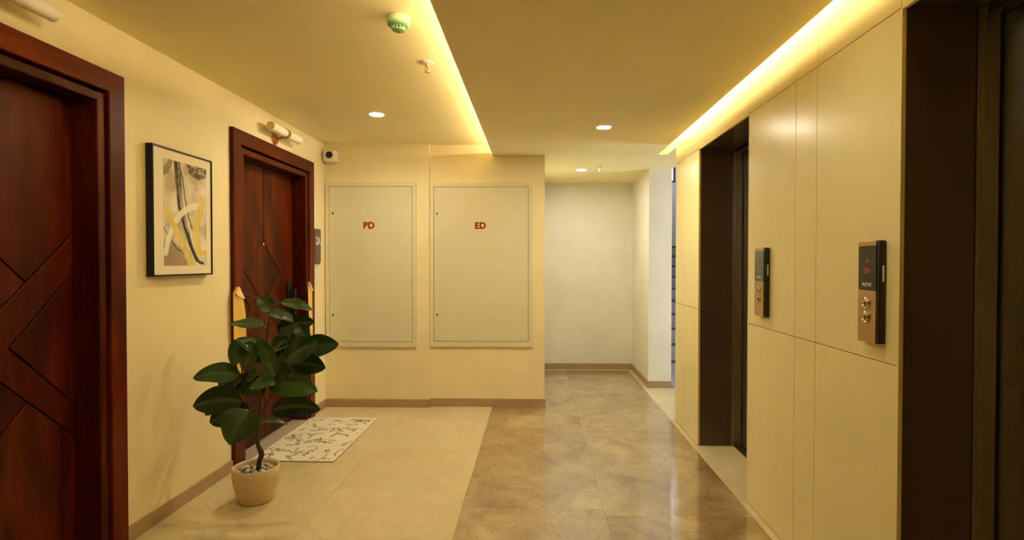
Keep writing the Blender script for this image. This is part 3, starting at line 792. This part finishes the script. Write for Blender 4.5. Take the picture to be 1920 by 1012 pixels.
def sprig(x, y, a, n, b, z):
    for i in range(n):
        a += rg.uniform(-.35, .35); x2, y2 = x + .021 * math.cos(a), y + .021 * math.sin(a)
        if not inside(x2, y2): return
        nx, ny = -math.sin(a) * .0011, math.cos(a) * .0011
        b.add([(x + nx, y + ny, z), (x - nx, y - ny, z), (x2 - nx, y2 - ny, z), (x2 + nx, y2 + ny, z)], [(0, 1, 2, 3)])
        for s_ in (-1, 1):
            if rg.random() < .85:
                la = a + s_ * rg.uniform(.6, 1.1)
                if inside(x2 + .03 * math.cos(la), y2 + .03 * math.sin(la)): leaflet(b, x2, y2, la, rg.uniform(.015, .026), rg.uniform(.0050, .0082), z)
        x, y = x2, y2
    leaflet(b, x, y, a, .02, .005, z)
for i in range(7):
    for j in range(13):
        X = mx0 + .04 + i * .090 + rg.uniform(-.035, .035); Y_ = my0 + .04 + j * .086 + rg.uniform(-.035, .035)
        sprig(X, Y_, rg.uniform(0, 2 * PI), rg.randint(3, 6), pr if rg.random() < .72 else pr2, .01012 if rg.random() < .5 else .01020)
tag(pr.build('sprig_print', M['mat_ink'], dm), kind='stuff'); tag(pr2.build('sprig_print', M['mat_ink2'], dm), kind='stuff')

# ------------------------------------------------------------------ plant pot, pebbles, rubber plant
PX, PY = -1.702, 3.315
pot = empty('plant_pot', (PX, PY, 0)); tag(pot, 'cream speckled round plant pot holding the rubber plant', 'plant pot')
b = MB(); b.lathe([(.0, .0), (.084, .0), (.092, .006), (.104, .035), (.118, .08), (.128, .125), (.133, .165), (.134, .200), (.128, .206), (.122, .206)], (PX, PY, 0), 2, 64, caps=False)
b.build('body', M['pot'], pot, 60)
b = MB(); b.lathe([(.1335, .198), (.1325, .211), (.1295, .2145), (.1255, .212), (.122, .200), (.115, .12), (.0, .12)], (PX, PY, 0), 2, 64, caps=False)
o = b.build('rim', M['pot_rim'], pot, 60); o['label'] = 'plain cream rim and lining'
b = MB(); b.lathe([(.0, .176), (.06, .177), (.1195, .172), (.1195, .14), (0, .14)], (PX, PY, 0), 2, 40, caps=False); b.build('soil', M['soil'], pot, 60)
def blob(rx, ry, rz, seed):
    bm = bmesh.new(); bmesh.ops.create_icosphere(bm, subdivisions=2, radius=1)
    for v in bm.verts:
        k = 1 + .16 * mn.noise(v.co * 1.3 + Vector((seed, 0, 0))); v.co = Vector((v.co.x * rx * k, v.co.y * ry * k, v.co.z * rz * k))
    me = bpy.data.meshes.new('pebble'); bm.to_mesh(me); bm.free(); me.materials.append(M['pebble'])
    me.polygons.foreach_set('use_smooth', [True] * len(me.polygons)); return me
pmesh = [blob(.017, .013, .011, 1), blob(.015, .014, .010, 5), blob(.019, .012, .011, 9), blob(.013, .012, .010, 13)]
placed = []
rp = random.Random(5)
tries = 0
while len(placed) < 30 and tries < 6000:
    tries += 1
    a = rp.uniform(0, 2 * PI); r = .100 * math.sqrt(rp.random())
    x, y = PX + r * math.cos(a), PY + r * math.sin(a)
    if math.hypot(x - (PX + .015), y - PY) < .030: continue
    if any(math.hypot(x - q[0], y - q[1]) < .0265 for q in placed): continue
    placed.append((x, y))
    o = bpy.data.objects.new('pebble', pmesh[len(placed) % 4]); COL.objects.link(o)
    o.location = (x, y, .186); o.rotation_euler = (rp.uniform(-.2, .2), rp.uniform(-.2, .2), rp.uniform(0, PI))
    tag(o, 'smooth pale pebble lying on the soil of the cream pot', 'pebble', 'pebbles in the plant pot')

DY = .015
rub = empty('rubber_plant', (PX + .015, PY, .176)); tag(rub, 'rubber plant with dark glossy green leaves standing in the cream pot', 'plant')
def sh(P): return [(p[0], p[1] + DY, p[2]) for p in P]
stem = sh([(-1.689, 3.3, .170), (-1.688, 3.3, .185), (-1.681, 3.3, .239), (-1.666, 3.3, .280), (-1.670, 3.3, .298), (-1.687, 3.3, .33), (-1.696, 3.3, .388), (-1.682, 3.3, .486), (-1.675, 3.3, .583), (-1.665, 3.3, .696), (-1.651, 3.3, .809), (-1.637, 3.3, .939), (-1.624, 3.3, 1.051), (-1.607, 3.3, 1.148), (-1.593, 3.3, 1.19)])
b = MB(); b.tube(stem, [.014, .014, .0135, .0165, .0165, .0125, .011, .010, .008, .0065, .0055, .005, .0045, .004, .003], 12); b.build('stem', M['bark'], rub, 60)
br2 = sh([(-1.678, 3.3, .505), (-1.626, 3.3, .599), (-1.587, 3.295, .664), (-1.554, 3.29, .762), (-1.534, 3.29, .842), (-1.51, 3.3, .939)])
br3 = sh([(-1.688, 3.3, .44), (-1.725, 3.305, .518), (-1.75, 3.305, .582), (-1.773, 3.305, .679), (-1.788, 3.305, .776), (-1.771, 3.30, .906), (-1.765, 3.29, .985)])
for p in (br2, br3):
    b = MB(); b.tube(p, [.007, .006, .0055, .005, .0045, .004, .003][:len(p)], 8); b.build('branch', M['bark'], rub, 60)
LEAVES = [
 ((-1.597, 3.3, 1.158), (-1.671, 3.28, 1.236), .085, 20), ((-1.541, 3.3, 1.209), (-1.35, 3.3, 1.159), .066, 45),
 ((-1.454, 3.27, 1.097), (-1.577, 3.2, 1.142), .085, 55), ((-1.586, 3.33, 1.025), (-1.358, 3.35, 1.086), .115, 30),
 ((-1.649, 3.3, 1.064), (-1.845, 3.27, 1.077), .090, 62), ((-1.375, 3.28, .968), (-1.448, 3.3, 1.081), .075, 10),
 ((-1.444, 3.35, .893), (-1.211, 3.36, .945), .125, 15), ((-1.482, 3.23, .874), (-1.274, 3.18, .98), .135, 22),
 ((-1.469, 3.3, .836), (-1.259, 3.27, .817), .125, 15), ((-1.571, 3.27, .816), (-1.663, 3.25, .997), .078, 15),
 ((-1.434, 3.25, .769), (-1.517, 3.23, .909), .09, 15), ((-1.77, 3.28, .986), (-1.818, 3.26, .822), .095, 10),
 ((-1.701, 3.26, .976), (-1.726, 3.22, .796), .095, 10), ((-1.632, 3.27, .898), (-1.787, 3.24, .991), .085, 50),
 ((-1.647, 3.3, .9), (-1.743, 3.32, .857), .085, 20), ((-1.802, 3.3, .763), (-2.062, 3.26, .753), .120, 38),
 ((-1.804, 3.34, .742), (-1.968, 3.36, .691), .095, 20), ((-1.764, 3.27, .616), (-2.04, 3.22, .595), .150, 10),
 ((-1.737, 3.3, .569), (-1.98, 3.29, .477), .155, 8), ((-1.699, 3.22, .572), (-1.764, 3.12, .398), .190, 8),
 ((-1.894, 3.34, .558), (-2.035, 3.33, .51), .06, 30), ((-1.684, 3.3, .777), (-1.808, 3.33, .731), .08, 30),
 ((-1.554, 3.26, .735), (-1.69, 3.2, .703), .09, 55), ((-1.567, 3.26, .715), (-1.3, 3.25, .681), .135, 15),
 ((-1.605, 3.29, .554), (-1.309, 3.32, .554), .115, 12), ((-1.682, 3.3, .476), (-1.517, 3.33, .456), .055, 80),
 ((-1.627, 3.34, .949), (-1.498, 3.36, .973), .065, 35), ((-1.613, 3.33, .902), (-1.485, 3.33, .931), .06, 65),
 ((-1.662, 3.32, .636), (-1.793, 3.32, .766), .10, 20), ((-1.634, 3.35, .652), (-1.531, 3.38, .795), .10, 20),
 ((-1.60, 3.35, .86), (-1.47, 3.40, .92), .11, 15), ((-1.69, 3.36, .86), (-1.80, 3.38, .90), .10, 15), ((-1.58, 3.36, .78), (-1.40, 3.38, .80), .11, 20),
 ((-1.70, 3.36, .70), (-1.86, 3.36, .66), .11, 15), ((-1.60, 3.24, .86), (-1.52, 3.17, .78), .10, 25)]
ALL = [Vector(p) for p in stem[5:] + br2 + br3]
def make_leaf(B, T, wd_, tilt, idx):
    B = Vector(B) + Vector((0, DY, 0)); T = Vector(T) + Vector((0, DY, 0))
    ax = T - B; L = ax.length; d_ = ax.normalized()
    tl = math.radians(tilt); wd_ *= 1.2
    nrm = Vector((.05, -math.cos(tl), math.sin(tl))); side = d_.cross(nrm).normalized(); nrm = side.cross(d_).normalized()
    if nrm.y > 0: nrm = -nrm; side = -side
    nl, nw = 14, 4; vs = []; rib = []
    rr = random.Random(idx); droop = L * rr.uniform(.04, .10) ; cup = rr.uniform(.10, .30); wav = rr.uniform(0, 6)
    for i in range(nl + 1):
        t_ = i / nl
        hw = wd_ / 2 * (math.sin(PI * min(1, t_ ** .82)) ** .62) * (1 - .10 * t_)
        if t_ > .93: hw *= .62
        if i in (0, nl): hw = .0012
        cen = B + d_ * (L * t_) + Vector((0, 0, 1)) * (droop * (math.sin(PI * t_) * .9)) 
        for j in range(-nw, nw + 1):
            s_ = j / nw
            lift_ = abs(s_) * hw * cup + .004 * math.sin(t_ * 9 + wav + s_ * 2) * abs(s_)
            groove = -.0018 if j == 0 else 0
            vs.append(cen + side * (hw * s_) + nrm * (lift_ + groove)); rib.append(1.0 if j == 0 else 0.0)
    m_ = 2 * nw + 1; fs = []
    for i in range(nl):
        for j in range(m_ - 1): fs.append((i * m_ + j, i * m_ + j + 1, (i + 1) * m_ + j + 1, (i + 1) * m_ + j))
    n0 = len(vs); th = .0011                                            # real thickness
    vs2 = vs + [v - nrm * th for v in vs]
    fs2 = fs + [tuple(n0 + k for k in f[::-1]) for f in fs]
    ring = [j for j in range(m_)] + [i * m_ + m_ - 1 for i in range(1, nl + 1)] + [nl * m_ + j for j in range(m_ - 2, -1, -1)] + [i * m_ for i in range(nl - 1, 0, -1)]
    for k in range(len(ring)):
        a, c_ = ring[k], ring[(k + 1) % len(ring)]; fs2.append((a, c_, n0 + c_, n0 + a))
    b = MB(); b.add([tuple(v) for v in vs2], fs2)
    o = b.build('leaf', M['leaf'], rub, 70)
    at_ = o.data.attributes.new('rib', 'FLOAT', 'POINT')
    for i, r in enumerate(rib + rib): at_.data[i].value = r * .8
    # leaf stalk from the nearest point of a stem
    near = min(ALL, key=lambda p: (p - B).length + (0.5 * max(0, p.z - B.z + .0)))
    mid = (near + B) / 2 + Vector((0, 0, -.006))
    s_ = MB(); s_.tube([near, mid, B, B + d_ * .012], [.003, .0026, .0024, .002], 6); s_.build('stalk', M['twig'], o, 60)
for i, a in enumerate(LEAVES): make_leaf(*a, i)
b = MB(); b.tube(sh([(-1.593, 3.3, 1.19), (-1.63, 3.29, 1.215), (-1.70, 3.28, 1.243), (-1.757, 3.27, 1.262)]), [.003, .004, .003, .0012], 8); o = b.build('leaf_bud', M['twig'], rub, 60); o['label'] = 'thin furled new leaf'
